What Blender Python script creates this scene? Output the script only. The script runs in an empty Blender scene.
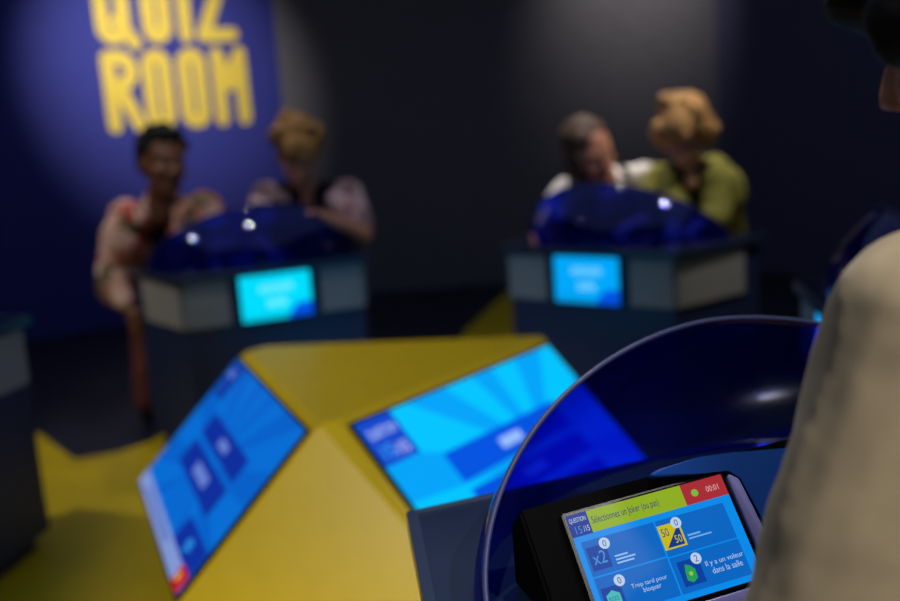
import bpy, bmesh, math, random
from mathutils import Vector, Matrix, noise
random.seed(7)
S = bpy.context.scene
C = S.collection
V = Vector
PI = math.pi
R = math.radians

# ------------------------------------------------------------------ materials
def lin(c):
    return tuple((x/12.92 if x <= .04045 else ((x+.055)/1.055)**2.4) for x in (v/255 for v in c)) + (1,)

MATS = {}
def mat(name, rgb, rough=.6, spec=.5, var=.06, scale=14, bump=0, metal=0, coat=0, sheen=0):
    if name in MATS: return MATS[name]
    m = bpy.data.materials.new(name); m.use_nodes = True
    nt = m.node_tree; b = nt.nodes['Principled BSDF']
    tc = nt.nodes.new('ShaderNodeTexCoord'); nz = nt.nodes.new('ShaderNodeTexNoise')
    nz.inputs['Scale'].default_value = scale; nz.inputs['Detail'].default_value = 4
    nt.links.new(tc.outputs['Object'], nz.inputs['Vector'])
    rp = nt.nodes.new('ShaderNodeValToRGB')
    c = lin(rgb)
    rp.color_ramp.elements[0].position = .3; rp.color_ramp.elements[1].position = .7
    rp.color_ramp.elements[0].color = tuple(max(0, x*(1-var)) for x in c[:3]) + (1,)
    rp.color_ramp.elements[1].color = tuple(min(1, x*(1+var)) for x in c[:3]) + (1,)
    nt.links.new(nz.outputs['Fac'], rp.inputs['Fac'])
    nt.links.new(rp.outputs['Color'], b.inputs['Base Color'])
    b.inputs['Roughness'].default_value = rough
    b.inputs['Specular IOR Level'].default_value = spec
    b.inputs['Metallic'].default_value = metal
    b.inputs['Coat Weight'].default_value = coat
    b.inputs['Sheen Weight'].default_value = sheen
    if bump:
        bp = nt.nodes.new('ShaderNodeBump'); bp.inputs['Strength'].default_value = bump
        n2 = nt.nodes.new('ShaderNodeTexNoise'); n2.inputs['Scale'].default_value = scale*6
        nt.links.new(tc.outputs['Object'], n2.inputs['Vector'])
        nt.links.new(n2.outputs['Fac'], bp.inputs['Height']); nt.links.new(bp.outputs['Normal'], b.inputs['Normal'])
    MATS[name] = m
    return m

def floral(name, cols, scale=9, rough=.85):
    m = bpy.data.materials.new(name); m.use_nodes = True
    nt = m.node_tree; b = nt.nodes['Principled BSDF']
    tc = nt.nodes.new('ShaderNodeTexCoord'); vo = nt.nodes.new('ShaderNodeTexVoronoi')
    nz = nt.nodes.new('ShaderNodeTexNoise'); nz.inputs['Scale'].default_value = scale*.8
    mx = nt.nodes.new('ShaderNodeMix'); mx.data_type = 'VECTOR'; mx.inputs['Factor'].default_value = .15
    nt.links.new(tc.outputs['Object'], nz.inputs['Vector'])
    nt.links.new(tc.outputs['Object'], mx.inputs[4]); nt.links.new(nz.outputs['Color'], mx.inputs[5])
    vo.inputs['Scale'].default_value = scale
    nt.links.new(mx.outputs[1], vo.inputs['Vector'])
    sp = nt.nodes.new('ShaderNodeSeparateColor'); nt.links.new(vo.outputs['Color'], sp.inputs[0])
    rp = nt.nodes.new('ShaderNodeValToRGB'); rp.color_ramp.interpolation = 'CONSTANT'
    e = rp.color_ramp.elements
    while len(e) < len(cols): e.new(.5)
    for i, c in enumerate(cols):
        e[i].position = i/len(cols); e[i].color = lin(c)
    nt.links.new(sp.outputs[0], rp.inputs['Fac']); nt.links.new(rp.outputs['Color'], b.inputs['Base Color'])
    b.inputs['Roughness'].default_value = rough; b.inputs['Specular IOR Level'].default_value = .2
    MATS[name] = m
    return m

def emis(rgb, k=1.0):
    name = 'display_%d_%d_%d_%d' % (*rgb, int(k*100))
    if name in MATS: return MATS[name]
    m = bpy.data.materials.new(name); m.use_nodes = True
    b = m.node_tree.nodes['Principled BSDF']
    b.inputs['Base Color'].default_value = (.004, .004, .005, 1); b.inputs['Roughness'].default_value = .35
    b.inputs['Specular IOR Level'].default_value = .08
    b.inputs['Emission Color'].default_value = lin(rgb); b.inputs['Emission Strength'].default_value = k
    MATS[name] = m
    return m

def acrylic():
    m = bpy.data.materials.new('blue_acrylic'); m.use_nodes = True
    nt = m.node_tree; nt.nodes.remove(nt.nodes['Principled BSDF'])
    out = nt.nodes['Material Output']
    tr = nt.nodes.new('ShaderNodeBsdfTransparent'); tr.inputs['Color'].default_value = (.10, .17, .88, 1)
    gl = nt.nodes.new('ShaderNodeBsdfGlossy'); gl.inputs['Roughness'].default_value = .06
    gl.inputs['Color'].default_value = (.8, .85, 1, 1)
    df = nt.nodes.new('ShaderNodeBsdfDiffuse'); df.inputs['Color'].default_value = (.008, .02, .25, 1)
    lw = nt.nodes.new('ShaderNodeLayerWeight'); lw.inputs['Blend'].default_value = .5
    pw = nt.nodes.new('ShaderNodeMath'); pw.operation = 'POWER'; pw.inputs[1].default_value = 4.5
    fr = nt.nodes.new('ShaderNodeMath'); fr.operation = 'MULTIPLY_ADD'; fr.inputs[1].default_value = .5; fr.inputs[2].default_value = .035
    nt.links.new(lw.outputs['Facing'], pw.inputs[0]); nt.links.new(pw.outputs[0], fr.inputs[0])
    m0 = nt.nodes.new('ShaderNodeMixShader'); m0.inputs['Fac'].default_value = .11
    m1 = nt.nodes.new('ShaderNodeMixShader')
    nt.links.new(tr.outputs[0], m0.inputs[1]); nt.links.new(df.outputs[0], m0.inputs[2])
    nt.links.new(fr.outputs[0], m1.inputs['Fac'])
    nt.links.new(m0.outputs[0], m1.inputs[1]); nt.links.new(gl.outputs[0], m1.inputs[2])
    nt.links.new(m1.outputs[0], out.inputs['Surface'])
    return m

M_ACR = acrylic()
M_RIM = mat('acrylic_edge', (44, 48, 88), .4, .3)
M_NAVY = mat('navy_laminate', (32, 46, 82), .45, .4)
M_TOP = mat('navy_gloss_counter', (17, 28, 52), .16, .5, bump=.0)
M_EDGE = mat('counter_edging', (30, 40, 64), .3, .5)
M_PANEL = mat('grey_diffuser', (150, 148, 145), .5, .4)
M_BLK = mat('black_plastic', (5, 5, 6), .8, .03)
M_BEZ = mat('black_bezel', (8, 8, 10), .35, .4)
M_YEL = mat('yellow_laminate', (212, 180, 4), .38, .45, var=.03)
M_FLOORD = mat('dark_vinyl', (30, 34, 50), .55, .35)
M_FLOORY = mat('yellow_vinyl', (204, 176, 5), .42, .45, var=.05, scale=6)
M_WALLA = mat('blue_wall_paint', (56, 62, 150), .75, .25)
M_WALLB = mat('charcoal_wall_paint', (104, 102, 110), .8, .2)
M_WALLC = mat('dark_navy_paint', (76, 76, 108), .8, .2)
M_CEIL = mat('black_ceiling_paint', (20, 20, 22), .9, .1)
M_LETTER = mat('yellow_lettering', (236, 208, 84), .6, .3)
M_LILAC_LIT = mat('grey_plastic_lilac_lit', (152, 152, 226), .3, .5)  # light grey trim, with direct and dome-blue light put into its colour
M_BLUE_LIT = mat('grey_plastic_blue_lit', (16, 76, 170), .55, .2)  # pale plastic panel, blue light through the dome painted into its colour

# ------------------------------------------------------------------ mesh helpers
def link(name, bm, m, parent=None, smooth=False):
    me = bpy.data.meshes.new(name); bm.normal_update(); bm.to_mesh(me); bm.free()
    o = bpy.data.objects.new(name, me); C.objects.link(o)
    for mm in (m if isinstance(m, (list, tuple)) else [m]): me.materials.append(mm)
    if smooth:
        for p in me.polygons: p.use_smooth = True
    if parent: o.parent = parent
    return o

def thing(name, label, cat, loc=(0, 0, 0), rz=0, group=None):
    o = bpy.data.objects.new(name, None); C.objects.link(o); o.empty_display_size = .1
    o.location = loc; o.rotation_euler = (0, 0, rz); o['label'] = label; o['category'] = cat
    if group: o['group'] = group
    return o

def prism(bm, pts, z0, z1, mi=0, bev=0):
    a = [bm.verts.new((x, y, z0)) for x, y in pts]; b = [bm.verts.new((x, y, z1)) for x, y in pts]
    n = len(pts); fs = [bm.faces.new(a[::-1]), bm.faces.new(b)]
    for i in range(n): fs.append(bm.faces.new((a[i], a[(i+1) % n], b[(i+1) % n], b[i])))
    for f in fs: f.material_index = mi
    if bev:
        es = list({e for f in fs for e in f.edges})
        bmesh.ops.bevel(bm, geom=es, offset=bev, segments=2, affect='EDGES', profile=.5)
    return fs

def box(bm, c, s, M=None, bev=0, mi=0):
    vs = []
    for dx in (-.5, .5):
        for dy in (-.5, .5):
            for dz in (-.5, .5):
                p = V((c[0]+dx*s[0], c[1]+dy*s[1], c[2]+dz*s[2]))
                vs.append(bm.verts.new(M @ p if M else p))
    idx = [(0, 1, 3, 2), (4, 6, 7, 5), (0, 4, 5, 1), (2, 3, 7, 6), (0, 2, 6, 4), (1, 5, 7, 3)]
    fs = [bm.faces.new([vs[i] for i in q]) for q in idx]
    for f in fs: f.material_index = mi
    if bev:
        es = list({e for f in fs for e in f.edges})
        bmesh.ops.bevel(bm, geom=es, offset=bev, segments=2, affect='EDGES', profile=.5)

def tube(bm, pts, r, n=10):
    rings = []
    for i, p in enumerate(pts):
        p = V(p); t = (V(pts[min(i+1, len(pts)-1)]) - V(pts[max(i-1, 0)])).normalized()
        a = V((0, 0, 1)) if abs(t.z) < .9 else V((1, 0, 0))
        x = t.cross(a).normalized(); y = t.cross(x)
        rings.append([bm.verts.new(p + r*(math.cos(2*PI*k/n)*x + math.sin(2*PI*k/n)*y)) for k in range(n)])
    for i in range(len(rings)-1):
        for k in range(n): bm.faces.new((rings[i][k], rings[i][(k+1) % n], rings[i+1][(k+1) % n], rings[i+1][k]))
    bm.faces.new(rings[0][::-1]); bm.faces.new(rings[-1])

def ball(bm, c, r, M=None, sub=3):
    ret = bmesh.ops.create_icosphere(bm, subdivisions=sub, radius=1)
    rr = (r, r, r) if isinstance(r, (int, float)) else r
    for v in ret['verts']:
        q = V((v.co.x*rr[0], v.co.y*rr[1], v.co.z*rr[2]))
        v.co = (M @ q if M else q) + V(c)

def capsule(bm, p0, r0, p1, r1, n=14):
    p0, p1 = V(p0), V(p1); d = p1-p0; L = d.length
    if L < 1e-5: ball(bm, p0, r0, None, 2); return
    d.normalize(); a = V((0, 0, 1)) if abs(d.z) < .9 else V((1, 0, 0))
    x = d.cross(a).normalized(); y = d.cross(x)
    prof = []
    for k in range(1, 6): t = k/5*PI/2; prof.append((-r0*math.cos(t), r0*math.sin(t)))
    for k in range(0, 5): t = k/5*PI/2; prof.append((L + r1*math.sin(t), r1*math.cos(t)))
    lo = bm.verts.new(p0 - d*r0); hi = bm.verts.new(p1 + d*r1)
    rings = [[bm.verts.new(p0 + d*h + q*(math.cos(2*PI*k/n)*x + math.sin(2*PI*k/n)*y)) for k in range(n)] for h, q in prof]
    for i in range(len(rings)-1):
        for k in range(n): bm.faces.new((rings[i][k], rings[i+1][k], rings[i+1][(k+1) % n], rings[i][(k+1) % n]))
    for k in range(n):
        bm.faces.new((lo, rings[0][k], rings[0][(k+1) % n])); bm.faces.new((hi, rings[-1][(k+1) % n], rings[-1][k]))

def remesh(name, bm, m, parent, vox=.008, smooth=4, disp=0, dscale=20):
    """fuse overlapping closed lumps into one continuous skin"""
    bmesh.ops.recalc_face_normals(bm, faces=bm.faces[:])
    me = bpy.data.meshes.new(name); bm.to_mesh(me); bm.free()
    o = bpy.data.objects.new(name, me); C.objects.link(o)
    md = o.modifiers.new('r', 'REMESH'); md.mode = 'VOXEL'; md.voxel_size = vox
    if smooth:
        sm = o.modifiers.new('s', 'SMOOTH'); sm.iterations = smooth; sm.factor = .5
    dg = bpy.context.evaluated_depsgraph_get()
    me2 = bpy.data.meshes.new_from_object(o.evaluated_get(dg))
    o.modifiers.clear(); o.data = me2; bpy.data.meshes.remove(me); me2.name = name
    if disp:
        for v in me2.vertices:
            n = noise.noise(v.co*dscale)*.7 + noise.noise(v.co*dscale*2.3)*.4
            v.co += v.normal*n*disp
    for p in me2.polygons: p.use_smooth = True
    me2.materials.clear(); me2.materials.append(m)
    if parent: o.parent = parent
    return o

# ------------------------------------------------------------------ flat screen graphics (each display is one mesh)
_txt = {}
def text_geo(s, align='CENTER'):
    if s in _txt: return _txt[s]
    cu = bpy.data.curves.new('t', 'FONT'); cu.body = s; cu.size = 1; cu.resolution_u = 3
    o = bpy.data.objects.new('t', cu); C.objects.link(o)
    dg = bpy.context.evaluated_depsgraph_get(); dg.update()
    me = bpy.data.meshes.new_from_object(o.evaluated_get(dg))
    vs = [v.co.copy() for v in me.vertices]; ps = [tuple(p.vertices) for p in me.polygons]
    bpy.data.objects.remove(o); bpy.data.curves.remove(cu); bpy.data.meshes.remove(me)
    x0 = min(v.x for v in vs); x1 = max(v.x for v in vs); y0 = min(v.y for v in vs); y1 = max(v.y for v in vs)
    _txt[s] = ([((v.x-x0)/(x1-x0), (v.y-y0)/(y1-y0)) for v in vs], ps)
    return _txt[s]

def clip(poly):
    """clip a polygon to the unit square"""
    for ax, lim, sg in ((0, 0, 1), (0, 1, -1), (1, 0, 1), (1, 1, -1)):
        out = []
        for i, p in enumerate(poly):
            q = poly[(i+1) % len(poly)]
            a = (p[ax]-lim)*sg; b = (q[ax]-lim)*sg
            if a >= 0: out.append(p)
            if (a >= 0) != (b >= 0):
                t = a/(a-b); out.append((p[0]+(q[0]-p[0])*t, p[1]+(q[1]-p[1])*t))
        poly = out
        if not poly: break
    return poly

class UI:
    """unit coordinates: x to the right, y down; built on a plane of w by h, layers a hair apart"""
    def __init__(s, w, h, k=1.0): s.w, s.h, s.k, s.items, s.n, s.d = w, h, k, [], 0, .00025
    def poly(s, pts, col):
        pts = clip(list(pts))
        if len(pts) > 2: s.n += 1; s.items.append(([pts], [tuple(range(len(pts)))], col, s.n))
    def same(s, polys, col):
        s.n += 1
        for pts in polys:
            pts = clip(list(pts))
            if len(pts) > 2: s.items.append(([pts], [tuple(range(len(pts)))], col, s.n))
    def rect(s, x0, y0, x1, y1, col): s.poly([(x0, y0), (x1, y0), (x1, y1), (x0, y1)], col)
    def disc(s, cx, cy, r, col, n=20):
        s.poly([(cx+r*s.h/s.w*math.cos(2*PI*i/n), cy+r*math.sin(2*PI*i/n)) for i in range(n)], col)
    def text(s, t, x0, y0, x1, y1, col):
        vs, ps = text_geo(t); s.n += 1
        s.items.append(([[(x0+(x1-x0)*a, y1-(y1-y0)*b) for a, b in vs]], ps, col, s.n))
    def build(s, name, parent, M):
        bm = bmesh.new(); mats = []
        for (pts,), ps, col, lay in s.items:
            m = emis(col, s.k)
            if m not in mats: mats.append(m)
            vs = [bm.verts.new(M @ V(((x-.5)*s.w, (.5-y)*s.h, lay*s.d))) for x, y in pts]
            for p in ps:
                try: f = bm.faces.new([vs[i] for i in p])
                except ValueError: continue
                f.material_index = mats.index(m)
        nrm = M.to_3x3() @ V((0, 0, 1)); bm.normal_update()
        for f in bm.faces:
            if f.normal.dot(nrm) < 0: f.normal_flip()
        return link(name, bm, mats, parent)

def plane_matrix(c, xdir, normal):
    x = V(xdir).normalized(); n = V(normal).normalized(); y = n.cross(x).normalized(); x = y.cross(n)
    M = Matrix((x, y, n)).transposed().to_4x4(); M.translation = V(c)
    return M

# ------------------------------------------------------------------ camera
F_PX, TH, RO = 998.713, .184413, .071497
H = 1.45
fwd = V((0, math.cos(TH), -math.sin(TH))); up0 = V((0, math.sin(TH), math.cos(TH))); x0 = V((1, 0, 0))
cx_ = math.cos(RO)*x0 - math.sin(RO)*up0; cu_ = math.sin(RO)*x0 + math.cos(RO)*up0
cam = bpy.data.cameras.new('camera'); camo = bpy.data.objects.new('camera', cam); C.objects.link(camo)
mw = Matrix((cx_, cu_, -fwd)).transposed().to_4x4(); mw.translation = (0, 0, H); camo.matrix_world = mw
cam.sensor_width = 36; cam.sensor_fit = 'HORIZONTAL'; cam.lens = F_PX*36/900; cam.clip_start = .05
cam.dof.use_dof = True; cam.dof.focus_distance = 1.22; cam.dof.aperture_fstop = 1.9
S.camera = camo

# ------------------------------------------------------------------ room
CX, CY = -.226, 3.092
def polar(deg, r): return (CX + r*math.cos(R(deg)), CY + r*math.sin(R(deg)))
ring = [(-1.26, 8.39), (2.32, 8.39), (5.2, 4.6), (4.2, -2.6), (-4.0, -2.6), (-7.0, 5.41)]
names = [('wall_back', M_WALLB), ('wall_right', M_WALLC), ('wall_front_right', M_WALLC), ('wall_front', M_WALLC), ('wall_front_left', M_WALLC), ('wall_left', M_WALLA)]
HC = 3.3
cen = V((0, 3, 0))
for i, (nm, m) in enumerate(names):
    a, b = V((*ring[i], 0)), V((*ring[(i+1) % 6], 0)); d = (b-a).normalized(); n = V((-d.y, d.x, 0))
    if n.dot(cen-a) > 0: n = -n
    bm = bmesh.new(); prism(bm, [(a.x, a.y), (b.x, b.y), (b.x+n.x*.12+d.x*.1, b.y+n.y*.12+d.y*.1), (a.x+n.x*.12-d.x*.1, a.y+n.y*.12-d.y*.1)], 0, HC)
    bmesh.ops.recalc_face_normals(bm, faces=bm.faces[:])
    link(nm, bm, m)['kind'] = 'structure'
big = [(p[0]+.25*(1 if p[0] > 0 else -1), p[1]+(.25 if p[1] > 3 else -.25)) for p in ring]
bm = bmesh.new(); prism(bm, big, HC, HC+.1); bmesh.ops.recalc_face_normals(bm, faces=bm.faces[:]); link('ceiling', bm, M_CEIL)['kind'] = 'structure'
# floor: dark vinyl with a pointed yellow star inlaid
star = [(20, 2.2), (40, 2.6), (60, 2.9), (72, 5.2), (81.6, 5.15), (85, 3.5), (88, 2.3), (97, 2.0), (108, 2.3), (118, 2.2), (124.7, 2.14), (129.5, 1.99), (134.5, 1.97), (139.3, 2.06), (136.5, 2.62),
        (141, 3.3), (171, 3.6), (200, 2.4), (231, 3.6), (260, 2.3), (291, 3.6), (320, 2.3), (351, 3.5)]
bm = bmesh.new(); prism(bm, big, -.1, 0); prism(bm, [polar(*s) for s in star], 0, .002, 1)
bmesh.ops.recalc_face_normals(bm, faces=bm.faces[:])
link('floor', bm, [M_FLOORD, M_FLOORY])['kind'] = 'structure'

# ------------------------------------------------------------------ wall lettering
def letters(parent_M, m):
    bm = bmesh.new()
    cnt = [0]
    def stroke(pts, w):
        for p, q in zip(pts[:-1], pts[1:]):
            p, q = V(p), V(q); d = (q-p).normalized(); n = V((-d.y, d.x)); cnt[0] += 1
            z1 = .006 + (cnt[0] % 7)*.00015
            out = []
            a0 = math.atan2(n.y, n.x)
            for k in range(9): t = a0 + PI*k/8; out.append(p + w/2*V((math.cos(t), math.sin(t))))
            for k in range(9): t = a0 + PI + PI*k/8; out.append(q + w/2*V((math.cos(t), math.sin(t))))
            fs = prism(bm, [(v.x, v.y) for v in out], 0, z1)
            vs = {v for f in fs for v in f.verts}
            for v in vs: v.co = parent_M @ V(((v.co.x-.58)*.965+.585, v.co.y+.008, v.co.z))
    def arc(cx, cy, rx, ry, a0, a1, n=8): return [(cx+rx*math.cos(R(a0+(a1-a0)*i/n)), cy+ry*math.sin(R(a0+(a1-a0)*i/n))) for i in range(n+1)]
    w = .105; hw = w/2
    def O(x0, x1, y0, y1):
        rx = (x1-x0)/2; c = (x0+x1)/2
        return arc(c, y1-rx, rx, rx, 180, 0) + arc(c, y0+rx, rx, rx, 0, -180) + [(x0, y1-rx)]
    # lower word, baseline 0, height .614
    b, t = hw, .614-hw
    stroke([(hw, b), (hw, t), (.15, t)] , w); stroke([(.15, t)] + arc(.14, t-.10, .085, .10, 90, -90) + [(hw, t-.20)], w); stroke([(.115, t-.21), (.245, b)], w)
    stroke(O(.305+hw, .54-hw, b, t), w); stroke(O(.585+hw, .82-hw, b, t), w)
    stroke([(.865+hw, b), (.865+hw, t), (1.0, t-.24), (1.16-hw, t), (1.16-hw, b)], w)
    # upper word, above
    o = .655; b, t = o+hw, o+.614-hw
    stroke(O(.0+hw, .265-hw, b, t), w); stroke([(.16, b+.12), (.285, b-.045)], w*.95)
    stroke([(.355+hw, t)] + arc(.47, b+.075, .0625, .075, 180, 360) + [(.585-hw, t)], w)
    stroke([(.64+hw, b), (.64+hw, t)], w)
    stroke([(.80, t), (1.11-hw, t), (.80+hw-.02, b), (1.12-hw, b)], w)
    bmesh.ops.recalc_face_normals(bm, faces=bm.faces[:])
    o = link('wall_lettering', bm, m)
    o['label'] = 'large yellow two-word lettering on the blue wall, behind the two left players'; o['category'] = 'sign'
# wall A runs along (.887,.461); lettering origin = lower left of the lower word
ndir = V((math.cos(R(297.47)), math.sin(R(297.47)), 0)); xd = V((0, 0, 1)).cross(ndir)
ctr = V((-2.002, 8.0, 2.089)); org = ctr - xd*.58 - V((0, 0, .614))
wa, wb = V((*ring[5], 0)), V((*ring[0], 0)); wd = (wb-wa).normalized(); wn = V((wd.y, -wd.x, 0))
org += wn*(-(org-wa).dot(wn)+.001)
letters(plane_matrix(org, wd, wn), M_LETTER)

# ------------------------------------------------------------------ central hub with slanted screens
W = .97; SH = W*9/16; TILT = R(44.73); ZT = .668
hub = thing('quiz_hub', 'yellow faceted hub in the middle of the room carrying slanted wide screens', 'display stand', (CX, CY, 0))
ap = .335; norms = (81.2, 201.7, 321.2)
def hubf(deg):
    n = V((math.cos(R(deg)), math.sin(R(deg)), 0)); x = V((0, 0, 1)).cross(n)
    dn = V((n.x*math.cos(TILT), n.y*math.cos(TILT), -math.sin(TILT)))
    nn = V((n.x*math.sin(TILT), n.y*math.sin(TILT), math.cos(TILT)))
    return n, x, dn, nn
tops = {321.2: V((.0115, 2.9015, ZT)), 201.7: V((-.5665, 2.9525, ZT))}
tops[81.2] = V((CX, CY, ZT)) + hubf(81.2)[0]*.345
bm = bmesh.new(); T0, T1 = [], []
base = V((CX, CY, 0))
for d in norms:
    n, x, dn, nn = hubf(d); c = tops[d]-base
    for sx in (-1, 1):
        T0.append(c + x*sx*(W/2+.012) - nn*.004 - dn*.026)
        T1.append(c + x*sx*(W/2+.012) + dn*(SH+.012) - nn*.004)
vt = [bm.verts.new(p) for p in T0]; vb = [bm.verts.new(p) for p in T1]
T2 = [V((p.x*.93, p.y*.93, p.z-.03)) for p in T1]; T3 = [V((p.x*.72, p.y*.72, .0)) for p in T1]
v2 = [bm.verts.new(p) for p in T2]; v3 = [bm.verts.new(p) for p in T3]
bm.faces.new(vt)
for i in range(6):
    j = (i+1) % 6
    bm.faces.new((vt[i], vb[i], vb[j], vt[j])); bm.faces.new((vb[i], v2[i], v2[j], vb[j])); bm.faces.new((v2[i], v3[i], v3[j], v2[j]))
bm.faces.new(v3[::-1])
bmesh.ops.recalc_face_normals(bm, faces=bm.faces[:])
bmesh.ops.bevel(bm, geom=[e for e in bm.edges], offset=.006, segments=2, affect='EDGES')
link('body', bm, M_YEL, hub)

def rays(ui, cx, cy, col, n=11, ph=0.0):
    polys = []
    for i in range(n):
        a = ph + 2*PI*i/n; b = a + PI/n*.9
        polys.append([(cx, cy), (cx+3*math.cos(a), cy+3*math.sin(a)*1.7), (cx+3*math.cos(b), cy+3*math.sin(b)*1.7)])
    ui.same(polys, col)

def screen_on_hub(deg, kind):
    n, x, dn, nn = hubf(deg); c = tops[deg]-base + dn*SH/2
    M = plane_matrix(c, x, nn)
    bm = bmesh.new(); box(bm, (0, 0, -.009), (W, SH, .03), M, .003)
    s = link('screen', bm, M_BEZ, hub)
    ui = UI(W-.022, SH-.022, 1.0)
    if kind == 'right':
        ui.rect(0, 0, 1, 1, (0, 196, 255)); rays(ui, .62, .62, (0, 164, 250), 10, .12)
        ui.rect(.0, .0, .148, .275, (16, 72, 205)); ui.text('QUESTION', .018, .06, .13, .125, (190, 215, 255)); ui.text('15', .025, .16, .068, .24, (70, 170, 255)); ui.text('/15', .075, .175, .125, .245, (210, 225, 255))
        ui.rect(.215, .34, .80, .527, (0, 84, 225)); ui.rect(.45, .40, .56, .465, (150, 190, 255))
        ui.rect(.215, .577, .80, .715, (0, 84, 225)); ui.rect(.45, .615, .56, .675, (150, 190, 255))
        ui.rect(.215, .765, .80, .90, (0, 84, 225))
    elif kind == 'left':
        ui.k = .8
        ui.rect(0, 0, 1, 1, (0, 120, 232)); rays(ui, .5, .55, (0, 106, 220), 12, .2)
        ui.rect(.012, .012, .175, .255, (10, 52, 170)); ui.rect(.03, .06, .11, .12, (90, 130, 225)); ui.text('15', .04, .15, .09, .23, (30, 140, 235))
        ui.rect(.228, .322, .80, .468, (10, 50, 172)); ui.rect(.46, .37, .58, .425, (110, 140, 225))
        ui.rect(.228, .512, .81, .684, (10, 50, 172)); ui.rect(.42, .565, .62, .635, (110, 140, 225))
        ui.rect(.69, .755, 1, .93, (10, 50, 172)); ui.poly([(.82, .80), (.88, .80), (.85, .835), (.89, .835), (.80, .90), (.83, .85), (.80, .85)], (40, 150, 240))
        ui.rect(0, .905, .90, 1, (140, 165, 232)); ui.rect(.15, .935, .66, .965, (95, 120, 205)); ui.rect(.90, .895, 1, 1, (205, 30, 45)); ui.disc(.93, .95, .025, (240, 190, 60))
    else:
        ui.rect(0, 0, 1, 1, (0, 180, 250)); ui.rect(.22, .34, .8, .53, (0, 84, 225)); ui.rect(.22, .58, .8, .71, (0, 84, 225))
    M2 = M @ Matrix.Translation((0, 0, .0065))
    ui.build('display', s, M2)
screen_on_hub(321.2, 'right'); screen_on_hub(201.7, 'left'); screen_on_hub(81.2, 'back')

# ------------------------------------------------------------------ player desks
ZC = .85
def pod_plan(o=0, half=.40, dep=.50, sp=.15):
    return [(-half-o, -o), (half+o, -o), (half+o+sp, dep), (-half-o-sp, dep)]
def dome_pt(t, ph, k=1.0, z=0):
    a, b, h = .49*k, .42*k, .347*k
    ct, st = math.cos(t), math.sin(t)
    cu = math.copysign(abs(ct)**1.1, ct); s2 = st**1.08
    return V((-.015 + a*cu, .40 - b*s2*math.cos(ph), ZC + .001 + z + h*s2*math.sin(ph)))
PHI = R(50)

def make_pod(label, group=None, tint=(0, 170, 248), tx=0):
    t = thing('player_desk', label, 'quiz desk', (0, 0, 0), 0, group)
    bm = bmesh.new(); prism(bm, pod_plan(0), .06, ZC-.025, 0, .004); prism(bm, pod_plan(-.04, dep=.46), 0, .07)
    bmesh.ops.recalc_face_normals(bm, faces=bm.faces[:]); link('body', bm, M_NAVY, t)
    bm = bmesh.new(); prism(bm, pod_plan(.025, dep=.53), ZC-.025, ZC, 0, .003); bmesh.ops.recalc_face_normals(bm, faces=bm.faces[:])
    top = link('counter_top', bm, M_TOP, t)
    bm = bmesh.new(); ol = pod_plan(.030, dep=.53); il = pod_plan(.015, dep=.53)
    for a, b in ((0, 1), (0, 3), (1, 2)):
        pts = [ol[a], ol[b], il[b], il[a]]; prism(bm, pts, ZC-.03, ZC+.003, 0, .0015)
    bmesh.ops.recalc_face_normals(bm, faces=bm.faces[:]); link('edging', bm, M_EDGE, t)
    zc, zh = .718, .20
    for sx in (-1, 1):
        bm = bmesh.new(); box(bm, (sx*.300, -.004, zc), (.192, .016, zh), None, .004); link('light_panel', bm, M_PANEL, t)
        a = V((sx*.40, 0, 0)); b = V((sx*.55, .50, 0)); d = (b-a).normalized(); n = V((d.y, -d.x, 0))*sx
        Mx = plane_matrix(a + d*.212 + n*.004 + V((0, 0, zc)), d*sx, n)
        bm = bmesh.new(); box(bm, (0, 0, 0), (.41, zh, .016), Mx, .004); link('light_panel', bm, M_PANEL, t)
    bm = bmesh.new(); box(bm, (0, -.004, zc+.003), (.335, .02, .225), None, .004); sc = link('front_screen', bm, M_BEZ, t)
    ui = UI(.312, .205, 1.0); c2 = tuple(int(v*.93) for v in tint)
    ui.rect(0, 0, 1, 1, tint); ui.rect(0, .86, .66, 1, c2)
    hi = tuple(min(255, int(v*.6+105)) for v in tint)
    for x0_, x1_, y0_, y1_ in ((.27, .37, .26, .40), (.385, .47, .25, .39), (.485, .60, .26, .40), (.615, .74, .25, .39), (.37, .48, .57, .73), (.50, .63, .56, .72)):
        ui.rect(x0_, y0_, x1_, y1_, hi); ui.poly([(.66, .92), (.8, .70), (1, .70), (1, 1), (.66, 1)], (0, 84, 225))
    ui.build('display', sc, plane_matrix((0, -.0145, zc+.003), (1, 0, 0), (0, -1, 0)))
    # blue privacy bubble, 5 mm thick
    bm = bmesh.new(); NT, NP = 48, 14
    lay = []
    for k, off in ((1.0, 0), (.988, 0)):
        g = [[bm.verts.new(dome_pt(PI*i/NT, PHI*j/NP, k)) for j in range(NP+1)] for i in range(NT+1)]
        for i in range(NT):
            for j in range(NP):
                bm.faces.new((g[i][j], g[i+1][j], g[i+1][j+1], g[i][j+1]))
        lay.append(g)
    for i in range(NT):
        for j in (0, NP): bm.faces.new((lay[0][i][j], lay[0][i+1][j], lay[1][i+1][j], lay[1][i][j]))
    bmesh.ops.remove_doubles(bm, verts=bm.verts[:], dist=1e-5)
    bmesh.ops.recalc_face_normals(bm, faces=bm.faces[:])
    dome = link('privacy_dome', bm, M_ACR, t, True)
    bm = bmesh.new(); tube(bm, [dome_pt(PI*i/60, PHI, .994, .002) for i in range(61)], .0038, 8); link('rim', bm, M_RIM, dome, True)
    return t

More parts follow.
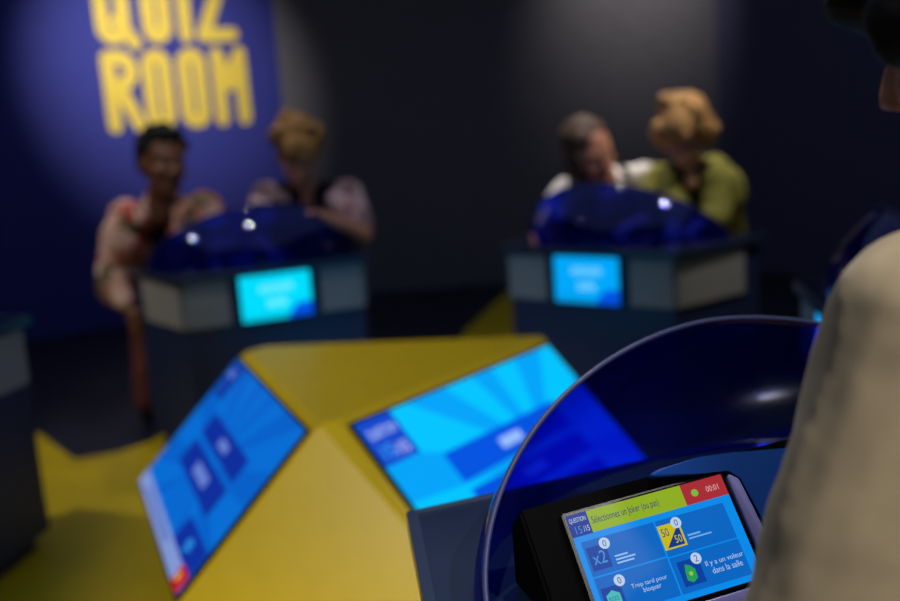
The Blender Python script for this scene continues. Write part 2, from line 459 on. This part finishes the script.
def copy_tree(o, parent=None):
    c = o.copy(); C.objects.link(c)
    if parent: c.parent = parent
    for ch in list(o.children): copy_tree(ch, c)
    return c
def place_pod(o, deg, r, u=0.0, rot=0):
    x, y = polar(deg, r); a = R(deg); rt = V((-math.sin(a), math.cos(a), 0))   # to the players' right
    o.location = (x+rt.x*u, y+rt.y*u, 0); o.rotation_euler = (0, 0, a - PI/2 + R(rot))

G = 'player desks in a ring around the hub'
podL = make_pod('quiz desk with cyan front screen, in front of the coral floral shirt player', G, (0, 222, 255)); place_pod(podL, 111, 1.36, .055, 0)
podR = make_pod('quiz desk with a lit blue front screen, in front of the olive shirt player', G, (0, 168, 250)); place_pod(podR, 51, 1.36, .05, 0)
podN = copy_tree(podL); podN['label'] = 'nearest quiz desk, its large blue dome and tablet in the foreground'; place_pod(podN, 291, 1.605, -.03)
podW = copy_tree(podL); podW['label'] = 'dark quiz desk cut off by the left edge of the photo'; place_pod(podW, 171, 1.34, .23)
podE = copy_tree(podR); podE['label'] = 'quiz desk almost hidden behind the beige shirt of the nearest player'; place_pod(podE, 351, 1.33, -.185, 0)

# ------------------------------------------------------------------ nearest desk: tablet on its stand (world axes measured from its corners)
tl, tr, br, bl = V((.127, 1.190, .940)), V((.339, 1.245, .960)), V((.369, 1.166, .851)), V((.157, 1.111, .832))
eye = V((0, 0, H)); tl, tr, br, bl = (eye + (q-eye)*.955 for q in (tl, tr, br, bl))
tc = (tl+tr+br+bl)/4; TX = (tr-tl).normalized(); TD = (bl-tl).normalized(); TN = TD.cross(TX)*1
if TN.z < 0: TN = -TN
TW, THH = .2106, .1323
MT = plane_matrix(tc, TX, TN)
inv = Matrix.Translation((-tc.x, -tc.y, -ZC))
tb = thing('tablet', 'lit tablet on the nearest desk showing a four-option blue menu with green title bar', 'tablet', (tc.x, tc.y, ZC))
bm = bmesh.new(); box(bm, (0, 0, -.006), (TW+.010, THH+.010, .009), inv @ MT, .003); cs = link('case', bm, M_BEZ, tb)
ui = UI(TW, THH, .94); ui.d = .00006
ui.rect(0, 0, 1, 1, (8, 142, 238))
ui.rect(0, 0, .126, .207, (12, 52, 150)); ui.rect(.126, 0, .726, .202, (146, 178, 36)); ui.rect(.726, 0, 1, .20, (172, 46, 54))
ui.text('QUESTION', .010, .035, .112, .085, (190, 210, 245)); ui.text('15', .03, .115, .068, .185, (40, 140, 225)); ui.text('/15', .078, .125, .115, .178, (190, 210, 245))
ui.text('Sélectionnez un Joker (ou pas)', .142, .06, .565, .15, (28, 52, 110))
ui.disc(.80, .105, .035, (120, 190, 70)); ui.text('00:01', .875, .075, .955, .13, (225, 170, 175))
cell = (10, 104, 198)
for x0_, y0_, x1_, y1_ in ((.035, .262, .488, .585), (.498, .262, .94, .60), (.035, .60, .488, .945), (.498, .612, .94, .945)): ui.rect(x0_, y0_, x1_, y1_, cell)
dk = (10, 66, 160)
ui.rect(.05, .325, .168, .54, dk); ui.text('x2', .068, .375, .150, .49, (60, 150, 230))
ui.rect(.497, .312, .637, .54, (205, 190, 20)); ui.poly([(.515, .525), (.625, .335), (.625, .525)], (20, 56, 140)); ui.text('50', .51, .345, .555, .42, (20, 56, 140)); ui.text('50', .575, .43, .618, .50, (205, 190, 20))
ui.rect(.05, .70, .17, .92, dk); ui.poly([(.11+.047*math.cos(R(a)), .81+.075*math.sin(R(a))) for a in range(30, 390, 60)], (70, 190, 190)); ui.text('BLOCK', .08, .79, .14, .83, (15, 80, 150))
ui.rect(.528, .665, .662, .893, dk); ui.poly([(.572, .70), (.60, .72), (.622, .76), (.62, .84), (.585, .87), (.555, .84), (.56, .76)], (40, 160, 90)); ui.disc(.59, .79, .02, (150, 200, 60))
for cx, cy, s in ((.164, .325, '0'), (.617, .322, '0'), (.172, .672, '0'), (.65, .676, '2')):
    ui.disc(cx, cy, .052, (190, 212, 240)); ui.text(s, cx-.011, cy-.03, cx+.011, cy+.03, (60, 90, 150))
for i, (y, x1) in enumerate(((.455, .275), (.487, .315), (.519, .30))):
    ui.rect(.195, y, x1, y+.015, (150, 195, 240))
ui.rect(.655, .455, .735, .470, (120, 180, 235)); ui.rect(.655, .487, .80, .500, (120, 180, 235))
ui.text('Trop tard pour', .225, .735, .445, .785, (175, 205, 240)); ui.text('bloquer', .285, .79, .395, .845, (175, 205, 240))
ui.text('Il y a un voleur', .69, .725, .93, .785, (175, 205, 240)); ui.text('dans la salle', .715, .795, .905, .85, (175, 205, 240))
ui.build('display', cs, inv @ MT @ Matrix.Translation((0, 0, -.0012)))
# stand that holds it
st = thing('tablet_stand', 'black wedge stand with side panels in painted blue and lilac light holding the lit tablet', 'stand', (tc.x, tc.y, ZC))
A = inv @ MT
bm = bmesh.new()
def wedge(bm, x0, x1, ytop, ybot, n0):
    P = []
    for x in (x0, x1):
        a = A @ V((x, ytop, n0)); b = A @ V((x, ybot, n0)); bk = A @ V((x, ytop, n0-.06))
        if b.z < .002: b = a + (b-a)*((a.z-.002)/(a.z-b.z))
        P.append([a, b, V((bk.x, bk.y, .002)), V((bk.x, bk.y, bk.z))])
    v = [[bm.verts.new(p) for p in q] for q in P]
    bm.faces.new(v[0]); bm.faces.new(v[1][::-1])
    for i in range(4): bm.faces.new((v[0][i], v[1][i], v[1][(i+1) % 4], v[0][(i+1) % 4]))
wedge(bm, -.155, .30, .090, -.10, -.0115); bmesh.ops.recalc_face_normals(bm, faces=bm.faces[:])
bmesh.ops.bevel(bm, geom=bm.edges[:], offset=.004, segments=2, affect='EDGES'); link('wedge', bm, M_BLK, st)
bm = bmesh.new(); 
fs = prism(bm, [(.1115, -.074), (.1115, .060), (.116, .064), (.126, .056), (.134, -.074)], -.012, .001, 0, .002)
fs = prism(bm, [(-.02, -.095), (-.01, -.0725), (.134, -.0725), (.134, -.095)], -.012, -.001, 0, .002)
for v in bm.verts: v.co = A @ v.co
bmesh.ops.recalc_face_normals(bm, faces=bm.faces[:]); link('side_trim', bm, M_LILAC_LIT, st, True)
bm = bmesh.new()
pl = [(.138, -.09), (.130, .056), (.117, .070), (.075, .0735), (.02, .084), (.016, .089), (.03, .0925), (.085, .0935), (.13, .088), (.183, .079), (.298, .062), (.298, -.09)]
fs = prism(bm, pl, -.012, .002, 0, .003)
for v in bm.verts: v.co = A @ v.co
bmesh.ops.recalc_face_normals(bm, faces=bm.faces[:]); link('side_panel', bm, M_BLUE_LIT, st)

# ------------------------------------------------------------------ people
def ik(s, h, l1, l2, pole):
    s, h = V(s), V(h); d = h-s; L = min(d.length, (l1+l2)*.995); dn = d.normalized()
    a = (l1*l1-l2*l2+L*L)/(2*L); r = math.sqrt(max(0, l1*l1-a*a))
    p = V(pole); p = (p - dn*p.dot(dn)).normalized()
    return s+dn*a+p*r, s+dn*L

def hand(bm, wrist, direc, palm_n, k=1.0, side=1):
    """palm, four bent unequal fingers and a thumb"""
    w = V(wrist); d = V(direc).normalized(); n = V(palm_n); n = (n-d*n.dot(d)).normalized(); l = d.cross(n)*side
    capsule(bm, w, .026*k, w+d*.03*k, .03*k)
    for o in (-.027, -.009, .009, .027): capsule(bm, w+d*.02*k+l*o*k*.7, .014*k, w+d*.085*k+l*o*k, .0125*k, 8)
    for o, ln in ((-.028, .062), (-.0095, .076), (.0095, .082), (.028, .072)):
        b = w+d*.088*k+l*o*k; m = b+(d*.86+n*.35).normalized()*ln*.45*k; e = m+(d*.6+n*.8).normalized()*ln*.35*k; t = e+(d*.25+n*.95).normalized()*ln*.25*k
        capsule(bm, b, .0098*k, m, .0092*k, 8); capsule(bm, m, .0092*k, e, .0086*k, 8); capsule(bm, e, .0086*k, t, .0074*k, 8)
    a = w+d*.022*k+l*.024*k; b = a+(d*.55+l*.75+n*.3).normalized()*.042*k; c = b+(d*.9+l*.25+n*.35).normalized()*.034*k
    capsule(bm, a, .0145*k, b, .0115*k, 8); capsule(bm, b, .0115*k, c, .009*k, 8)

def head_frame(face, roll=0):
    f = V(face).normalized(); l = V((0, 0, 1)).cross(f).normalized(); u = f.cross(l)
    q = Matrix.Rotation(roll, 3, f)
    l = q @ l; u = q @ u
    return Matrix((f, l, u)).transposed()       # local x forward, y left, z up

def head(bm, c, HF, k=1.0):
    c = V(c)
    P = lambda x, y, z: c + HF @ V((x*k, y*k, z*k))
    B = lambda p, r: ball(bm, P(*p), tuple(q*k for q in r), HF)
    B((-.012, 0, .035), (.097, .077, .088)); B((.012, 0, -.025), (.078, .066, .085)); B((.035, 0, -.075), (.05, .05, .045)); B((.062, 0, -.098), (.026, .03, .02))
    B((.062, 0, .03), (.03, .058, .022)); B((.055, .035, -.025), (.03, .026, .028)); B((.055, -.035, -.025), (.03, .026, .028))
    capsule(bm, P(.086, 0, .018), .010*k, P(.108, 0, -.026), .0135*k, 10); B((.098, .012, -.03), (.012, .009, .008)); B((.098, -.012, -.03), (.012, .009, .008))
    B((.083, 0, -.058), (.014, .026, .007)); B((.081, 0, -.071), (.013, .022, .007))
    for s in (-1, 1): B((-.008, s*.076, -.012), (.018, .009, .032))

def person(name, label, foot, skin, J, face, hk=1.0, roll=0, bodyk=1.0):
    """J: world joints; returns (Empty, head matrix, helper for children in local space)"""
    t = thing(name, label, 'person', (foot[0], foot[1], 0))
    o = V((foot[0], foot[1], 0)); J = {k: V(v)-o for k, v in J.items()}
    bm = bmesh.new(); k = bodyk
    ch = (J['shl']+J['shr'])/2; pel = J['pelvis']; nk = J['neck']; hd = J['head']
    sx = (J['shr']-J['shl']).normalized(); up = (ch-pel).normalized(); fr = up.cross(sx)*-1
    for s in (-1, 1):
        capsule(bm, pel+sx*s*.075*k, .105*k, pel+up*.2+sx*s*.05*k, .1*k); capsule(bm, pel+up*.2+sx*s*.05*k, .1*k, ch-up*.09+sx*s*.075*k, .105*k)
    capsule(bm, ch-up*.02+sx*.10*k, .075*k, ch-up*.02-sx*.10*k, .075*k)
    capsule(bm, ch+up*.0, .085*k, nk, .056*k); capsule(bm, nk, .055*k, hd+V((0, 0, -.05)), .052*k)
    capsule(bm, ch+up*.01, .06*k, J['shl'], .058*k); capsule(bm, ch+up*.01, .06*k, J['shr'], .058*k)
    arms = {}
    for s in ('l', 'r'):
        sh, el, ha = J['sh'+s], J['el'+s], J['ha'+s]
        capsule(bm, sh, .058*k, el, .041*k); capsule(bm, el, .042*k, ha, .027*k); arms[s] = (sh, el, ha)
        d = J['hd'+s]-o*0 if False else (J['ht'+s]-ha); hand(bm, ha, d, V((0, 0, -1)) if abs(d.normalized().z) < .8 else fr, 1.0*k, -1 if s == 'l' else 1)
    legs = {}
    for s, sg in (('l', -1), ('r', 1)):
        hp = pel + sx*sg*.09*k - up*.03; an = J['an'+s]; kn = (hp+an)/2 + J.get('kn', V((0, 0, 0)))*0 + V((fr.x, fr.y, 0))*.04
        capsule(bm, hp, .088*k, kn, .058*k); capsule(bm, kn, .058*k, an, .036*k); legs[s] = (hp, kn, an)
        fd = V((fr.x, fr.y, 0)).normalized(); capsule(bm, an+V((0, 0, -.035)), .036*k, an+fd*.15+V((0, 0, -.055)), .028*k)
    HF = head_frame(face, roll); head(bm, hd, HF, hk)
    body = remesh('body', bm, skin, t, .0075, 3)
    # eyes
    for s in (-1, 1):
        bm = bmesh.new(); ball(bm, hd + HF @ V((.069*hk, s*.031*hk, .005*hk)), .0115*hk, None, 2); e = link('eye', bm, mat('eye_white', (150, 144, 140), .3), body, True)
        bm = bmesh.new(); ball(bm, hd + HF @ V((.0775*hk, s*.031*hk, .005*hk)), .0052*hk, None, 2); link('iris', bm, mat('dark_iris', (30, 20, 14), .2), e, True)
    return dict(t=t, J=J, ch=ch, pel=pel, up=up, sx=sx, fr=fr, HF=HF, hd=hd, hk=hk, arms=arms, legs=legs, k=k, nk=nk)

def trousers(p, m, name='trousers', ex=.02):
    bm = bmesh.new(); k = p['k']
    for s, sg in (('l', -1), ('r', 1)):
        hp, kn, an = p['legs'][s]
        capsule(bm, hp, (.088+ex)*k, kn, (.058+ex)*k); capsule(bm, kn, (.06+ex)*k, an+V((0, 0, .03)), (.045+ex)*k)
        capsule(bm, p['pel']+p['sx']*sg*.075*k, (.105+ex*.8)*k, p['pel']+p['up']*.1+p['sx']*sg*.06*k, (.10+ex*.8)*k)
    return remesh(name, bm, m, p['t'], .012, 3)

def shoes(p, m):
    for s in ('l', 'r'):
        bm = bmesh.new(); an = p['legs'][s][2]; fd = V((p['fr'].x, p['fr'].y, 0)).normalized()
        capsule(bm, an+V((0, 0, -.045)), .044, an+fd*.15+V((0, 0, -.052)), .036); capsule(bm, an+V((0, 0, -.04)), .046, an+V((0, 0, .0)), .045)
        o = remesh('shoe', bm, m, p['t'], .01, 2)
        for v in o.data.vertices: v.co.z = max(v.co.z, .003)

def shirt(p, m, name='shirt', ex=.022, sleeve=1.0, sides=0, low=0.0, collar=True, vox=.010, disp=.004, top=0.0, hem=-.02):
    bm = bmesh.new(); k = p['k']; up, sx, fr, ch, pel = p['up'], p['sx'], p['fr'], p['ch'], p['pel']
    for s in (-1, 1):
        o = sx*s*.055*sides - fr*.05*sides
        capsule(bm, pel+up*hem+sx*s*.075*k+o, (.105+ex*1.4)*k, pel+up*.2+sx*s*.06*k+o, (.102+ex)*k); capsule(bm, pel+up*.2+sx*s*.06*k+o, (.102+ex)*k, ch-up*(.09+low)+sx*s*.075*k+o, (.105+ex)*k)
        if not low:
            capsule(bm, ch-up*.04+sx*s*.09*k+o, (.08+ex)*k, ch-up*.02+sx*s*(.05+.03*sides)*k+o, (.078+ex-.01*sides)*k)
    if not low:
        if not sides: capsule(bm, ch-up*.02+sx*.10*k, (.075+ex)*k, ch-up*.02-sx*.10*k, (.075+ex)*k)
        for s in (('l', -1), ('r', 1)):
            sh = p['arms'][s[0]][0]; capsule(bm, ch+sx*s[1]*(.075+.02*sides)*k-fr*.02*(1+sides)+up*(.02+top), (.058+ex*.8-.008*sides)*k, sh, (.06+ex)*k)
        if collar:
            for a in range(0, 360, 30):
                if sides and 60 < (a) < 120: continue
                q = p['nk'] + sx*math.cos(R(a))*.062*k + fr*math.sin(R(a))*.058*k - up*.02
                q2 = ch + up*.03 + sx*math.cos(R(a))*.09*k + fr*math.sin(R(a))*.05*k
                capsule(bm, q, .014, q2, .02, 8)
    if sleeve > 0 and not low:
        for s in ('l', 'r'):
            sh, el, ha = p['arms'][s]
            if sleeve <= 1:
                capsule(bm, sh, (.06+ex)*k, sh+(el-sh)*sleeve, (.044+ex*1.1)*k)
            else:
                capsule(bm, sh, (.06+ex)*k, el, (.044+ex)*k); capsule(bm, el, (.044+ex)*k, el+(ha-el)*(sleeve-1), (.03+ex)*k)
    return remesh(name, bm, m, p['t'], vox, 4, disp, 16)

def hair(p, m, lumps, vox=.008, disp=.006, ds=45, name='hair'):
    bm = bmesh.new(); k = p['hk']
    for c, r in lumps: ball(bm, p['hd'] + p['HF'] @ V(tuple(x*k for x in c)), tuple(x*k for x in (r if isinstance(r, tuple) else (r, r, r))), p['HF'], 2)
    return remesh(name, bm, m, p['t'], vox, 2, disp, ds)

def curls(n, rmin, rmax, region, seed):
    rd = random.Random(seed); out = []
    while len(out) < n:
        th = rd.uniform(0, 2*PI); z = rd.uniform(-.5, 1); rr = math.sqrt(max(0, 1-z*z)); d = (rr*math.cos(th), rr*math.sin(th), z)
        if not region(d): continue
        out.append(((-.015+d[0]*.098, d[1]*.08, .04+d[2]*.092), rd.uniform(rmin, rmax)))
    return out

SK_D = mat('deep_brown_skin', (112, 68, 46), .45, .4, .05)
SK_L = mat('light_skin', (214, 160, 132), .5, .4, .05)
SK_M = mat('rosy_skin', (205, 140, 112), .5, .4, .05)
M_BT = mat('black_cotton', (16, 16, 18), .9, .1)
M_SHOE = mat('dark_shoe', (26, 24, 24), .6, .3)

# woman in the open floral shirt, left desk
fl1 = floral('coral_floral_cloth', [(206, 164, 148), (186, 110, 96), (214, 180, 164), (160, 70, 62), (104, 96, 68), (196, 140, 122)], 17)
P1 = person('person', 'player with short black hair in open coral floral shirt over black top', (-1.50, 4.95), SK_D,
    dict(head=(-1.262, 4.62, 1.325), neck=(-1.325, 4.70, 1.175), shl=(-1.115, 4.70, 1.10), shr=(-1.50, 4.74, 1.085), pelvis=(-1.47, 5.05, .80),
         ell=(-1.02, 4.62, .93), hal=(-1.05, 4.50, .875), htl=(-1.02, 4.40, .865), elr=(-1.60, 4.70, .83), har=(-1.50, 4.62, .66), htr=(-1.47, 4.58, .56),
         anl=(-1.36, 5.0, .09), anr=(-1.575, 4.93, .09)), (.62, -.78, -.10), 1.26, R(-4))
shirt(P1, M_BT, 'tank_top', .014, 0, low=.025)
shirt(P1, fl1, 'overshirt', .022, 1.8, sides=1.75, collar=True, top=.02)
trousers(P1, mat('rust_trousers', (104, 58, 52), .9, .1)); shoes(P1, M_SHOE)
hair(P1, mat('black_hair', (14, 12, 11), .8, .2), [((-.025, 0, .055), (.098, .086, .086)), ((-.06, 0, 0), (.068, .08, .075)), ((.03, 0, .098), (.055, .06, .035))] + curls(60, .014, .02, lambda d: d[0] < .45 and (d[2] > .1 or d[0] < -.3), 3), disp=.005)

# blond player beside her
fl2 = floral('mauve_patterned_cloth', [(120, 96, 104), (176, 138, 146), (70, 60, 72), (150, 118, 120), (200, 172, 178), (92, 74, 84)], 18)
P2 = person('person', 'player with tousled blond hair looking down, mauve patterned shirt over black tee', (-.80, 5.25), SK_M,
    dict(head=(-.672, 4.82, 1.31), neck=(-.675, 4.93, 1.175), shl=(-.47, 4.96, 1.09), shr=(-.86, 4.93, 1.11), pelvis=(-.78, 5.30, .80),
         ell=(-.385, 4.76, .915), hal=(-.52, 4.62, 1.0), htl=(-.60, 4.58, 1.06), elr=(-.90, 4.76, .92), har=(-.80, 4.58, .885), htr=(-.77, 4.48, .87),
         anl=(-.70, 5.30, .09), anr=(-.90, 5.26, .09)), (.12, -.80, -.55), 1.24)
shirt(P2, M_BT, 'tee', .012, .3)
shirt(P2, fl2, 'overshirt', .022, .8, sides=1.3)
trousers(P2, mat('dark_denim', (30, 36, 52), .9, .1)); shoes(P2, M_SHOE)
hair(P2, mat('dark_blond_hair', (140, 102, 56), .7, .3, .4, 22), [((-.02, 0, .06), (.105, .092, .085)), ((.05, 0, .085), (.055, .07, .04))] + curls(60, .022, .036, lambda d: d[2] > .1 or d[0] < -.5, 5) + [((.03, .05, .135), .028), ((-.04, -.03, .15), .03), ((.02, -.07, .12), .03), ((.085, -.03, .085), .028), ((.08, .045, .07), .026), ((-.02, .082, .08), .03), ((-.03, -.085, .07), .03)], disp=.011, ds=26)

# dark-haired player in white top, right desk
P3 = person('person', 'dark-haired player in white top with black straps, head tilted towards the neighbour', (.82, 5.2), SK_M,
    dict(head=(.700, 4.67, 1.225), neck=(.79, 4.80, 1.10), shl=(.985, 4.88, 1.075), shr=(.60, 4.80, 1.035), pelvis=(.82, 5.2, .80),
         ell=(1.02, 4.72, .90), hal=(.86, 4.60, .885), htl=(.80, 4.52, .875), elr=(.475, 4.70, .93), har=(.42, 4.54, .895), htr=(.42, 4.44, .87),
         anl=(.93, 5.2, .09), anr=(.73, 5.22, .09)), (.40, -.85, -.30), 1.24, R(20))
shirt(P3, mat('white_cotton', (232, 226, 220), .85, .1), 'top', .02, .85, collar=False)
bm = bmesh.new()
for sg in (-1, 1):
    q = P3['ch']+P3['sx']*sg*.095
    up, fr = P3['up'], P3['fr']
    pts = [q-fr*.12-up*.14, q-fr*.08+up*.03, q+up*.095, q+fr*.07+up*.05, q+fr*.125-up*.05, q+fr*.13-up*.2]
    for a, b in zip(pts[:-1], pts[1:]): capsule(bm, a, .02, b, .02, 8)
for sg in (-1, 1): capsule(bm, P3['pel']+P3['sx']*sg*.075, .135, P3['pel']+P3['up']*.22+P3['sx']*sg*.06, .135)
remesh('dungarees_bib', bm, M_BT, P3['t'], .01, 2)
trousers(P3, M_BT); shoes(P3, M_SHOE)
hair(P3, mat('dark_brown_hair', (80, 56, 42), .6, .35, .2, 40), [((-.03, 0, .055), (.10, .09, .085)), ((-.07, 0, -.03), (.06, .085, .10)), ((-.02, -.07, -.05), (.05, .03, .11)), ((.02, -.075, -.12), (.035, .03, .09)), ((-.06, .04, -.12), (.05, .06, .09)), ((.03, -.045, .085), (.045, .04, .04)), ((-.03, .072, -.01), (.045, .022, .07))], disp=.006, ds=30)

# wavy blond player in olive shirt
P4 = person('person', 'player with wavy blond hair bowed over the desk in olive green shirt', (1.24, 5.05), SK_L,
    dict(head=(1.118, 4.60, 1.285), neck=(1.175, 4.71, 1.155), shl=(1.285, 4.73, 1.095), shr=(1.03, 4.72, 1.07), pelvis=(1.24, 5.05, .80),
         ell=(1.27, 4.63, .90), hal=(1.16, 4.50, .885), htl=(1.10, 4.44, .87), elr=(1.07, 4.60, .93), har=(1.02, 4.44, .885), htr=(1.0, 4.36, .87),
         anl=(1.34, 5.06, .09), anr=(1.15, 5.08, .09)), (-.32, -.70, -.62), 1.2)
shirt(P4, M_BT, 'tee', .012, .3, collar=True)
shirt(P4, mat('olive_cotton', (140, 136, 66), .85, .15), 'overshirt', .024, 1.7, sides=1.15)
trousers(P4, mat('black_trousers', (20, 20, 24), .9, .1)); shoes(P4, M_SHOE)
hair(P4, mat('honey_blond_hair', (186, 138, 82), .6, .35, .4, 22), [((-.02, 0, .06), (.11, .098, .09)), ((.045, 0, .09), (.06, .075, .045)), ((-.03, .085, -.01), (.06, .03, .08)), ((-.03, -.085, -.01), (.06, .03, .08)), ((-.085, 0, -.02), (.05, .08, .08))] + curls(60, .024, .036, lambda d: d[2] > 0 or d[0] < -.35, 9) + [((.02, .07, .12), .034), ((-.03, -.05, .14), .036), ((.06, -.07, .09), .03), ((-.02, .10, .0), .036), ((-.02, -.10, -.01), .036), ((.09, .02, .075), .026)], disp=.010, ds=26)

# nearest player, seen from behind the left shoulder
P5 = person('person', 'nearest player seen from behind the shoulder, beige linen shirt, dark hair', (.60, .80), SK_M,
    dict(head=(.512, .93, 1.488), neck=(.60, .93, 1.315), shl=(.414, .850, 1.240), shr=(.80, .995, 1.245), pelvis=(.675, .87, .86),
         ell=(.300, .80, .97), hal=(.375, .955, .80), htl=(.385, 1.0, .70), elr=(.90, 1.04, 1.0), har=(.70, 1.22, .90), htr=(.65, 1.29, .885),
         anl=(.53, .82, .09), anr=(.72, .88, .09)), (-.62, .72, -.28), 1.0)
shirt(P5, mat('beige_linen', (200, 182, 150), .9, .1, .04, 10, bump=.1, sheen=.15), 'shirt', .026, 1.45, vox=.008, disp=.0)
for v in bpy.data.objects[P5['t'].name].children[-1].data.vertices:
    c = v.co; v.co = c + v.normal*(.0055*noise.noise(V((c.x*20+c.z*3, c.y*20, c.z*2.6))) + .0012*noise.noise(c*30))
trousers(P5, mat('black_trousers', (20, 20, 24), .9, .1)); shoes(P5, M_SHOE)
hair(P5, mat('black_brown_hair', (30, 22, 18), .6, .3, .2, 40), [((-.03, 0, .055), (.10, .088, .085)), ((-.07, 0, -.02), (.06, .08, .09)), ((.055, 0, .085), (.055, .07, .042)), ((.085, .0, .06), (.03, .055, .035)), ((.01, .075, -.01), (.05, .025, .075)), ((.045, .066, .03), (.04, .022, .05)), ((-.04, .07, -.07), (.04, .03, .06)), ((.10, .02, .075), (.035, .04, .03))] + curls(30, .014, .02, lambda d: d[2] > .2 or d[0] < -.5, 12), disp=.004, ds=35)

# ------------------------------------------------------------------ light: ceiling spots and an added dim ambient fill
def spot(loc, aim, power, deg, blend=.4, rad=.04, col=(1, .93, .84)):
    l = bpy.data.lights.new('ceiling_spot', 'SPOT'); l.energy = power; l.spot_size = R(deg); l.spot_blend = blend; l.shadow_soft_size = rad; l.color = col
    o = bpy.data.objects.new('ceiling_spot', l); C.objects.link(o); o.location = loc
    o.rotation_euler = (V(aim)-V(loc)).to_track_quat('-Z', 'Y').to_euler()
spot((-1.75, 5.3, 3.2), (-2.12, 7.95, 1.95), 400, 46, 1)               # on the lettering
spot((1.75, 7.3, 3.25), (1.7, 8.39, 2.45), 75, 74, 1)                   # grazing the charcoal wall
spot((1.7, 3.4, 3.2), (1.05, 4.5, .9), 105, 40, .8)                      # right desk
spot((.95, 5.25, 3.25), (.92, 4.75, 1.1), 115, 40, .8)                  # right players
spot((.25, 5.5, 3.2), (.82, 4.85, 1.1), 150, 22, .8)                     # dark-haired player
spot((-.7, 3.6, 3.2), (-1.0, 4.7, .95), 50, 42, .8)                     # left desk
spot((-1.15, 5.3, 3.25), (-1.05, 4.8, 1.1), 45, 40, .8)                 # left players
spot((1.2, .0, 3.2), (.45, .9, 1.25), 190, 34, .7)                    # nearest player
spot((.55, 1.9, 3.2), (.32, 1.3, .95), 120, 30, .8)                     # nearest desk
spot((-.5, -1.6, 3.1), (-.3, 2.4, .45), 420, 24, .6, col=(1, .96, .9))  # hub
spot((-3.3, 3.5, 3.2), (-1.3, 3.75, 0), 120, 60, .7, col=(1, .96, .9))  # floor on the left
l = bpy.data.lights.new('ambient_fill', 'AREA'); l.energy = 36; l.shape = 'SQUARE'; l.size = 7; l.color = (.58, .70, 1)  # added bluish area lamp under the ceiling, lifts the ambient level
o = bpy.data.objects.new('ambient_fill', l); C.objects.link(o); o.location = (-.2, 3.5, 3.28)

w = bpy.data.worlds.new('world'); S.world = w; w.use_nodes = True
w.node_tree.nodes['Background'].inputs[0].default_value = (.02, .02, .03, 1)
S.view_settings.view_transform = 'Standard'; S.view_settings.look = 'None'; S.view_settings.exposure = 0; S.view_settings.gamma = 1; S.view_settings.use_curve_mapping = False
S.cycles.transparent_max_bounces = 16
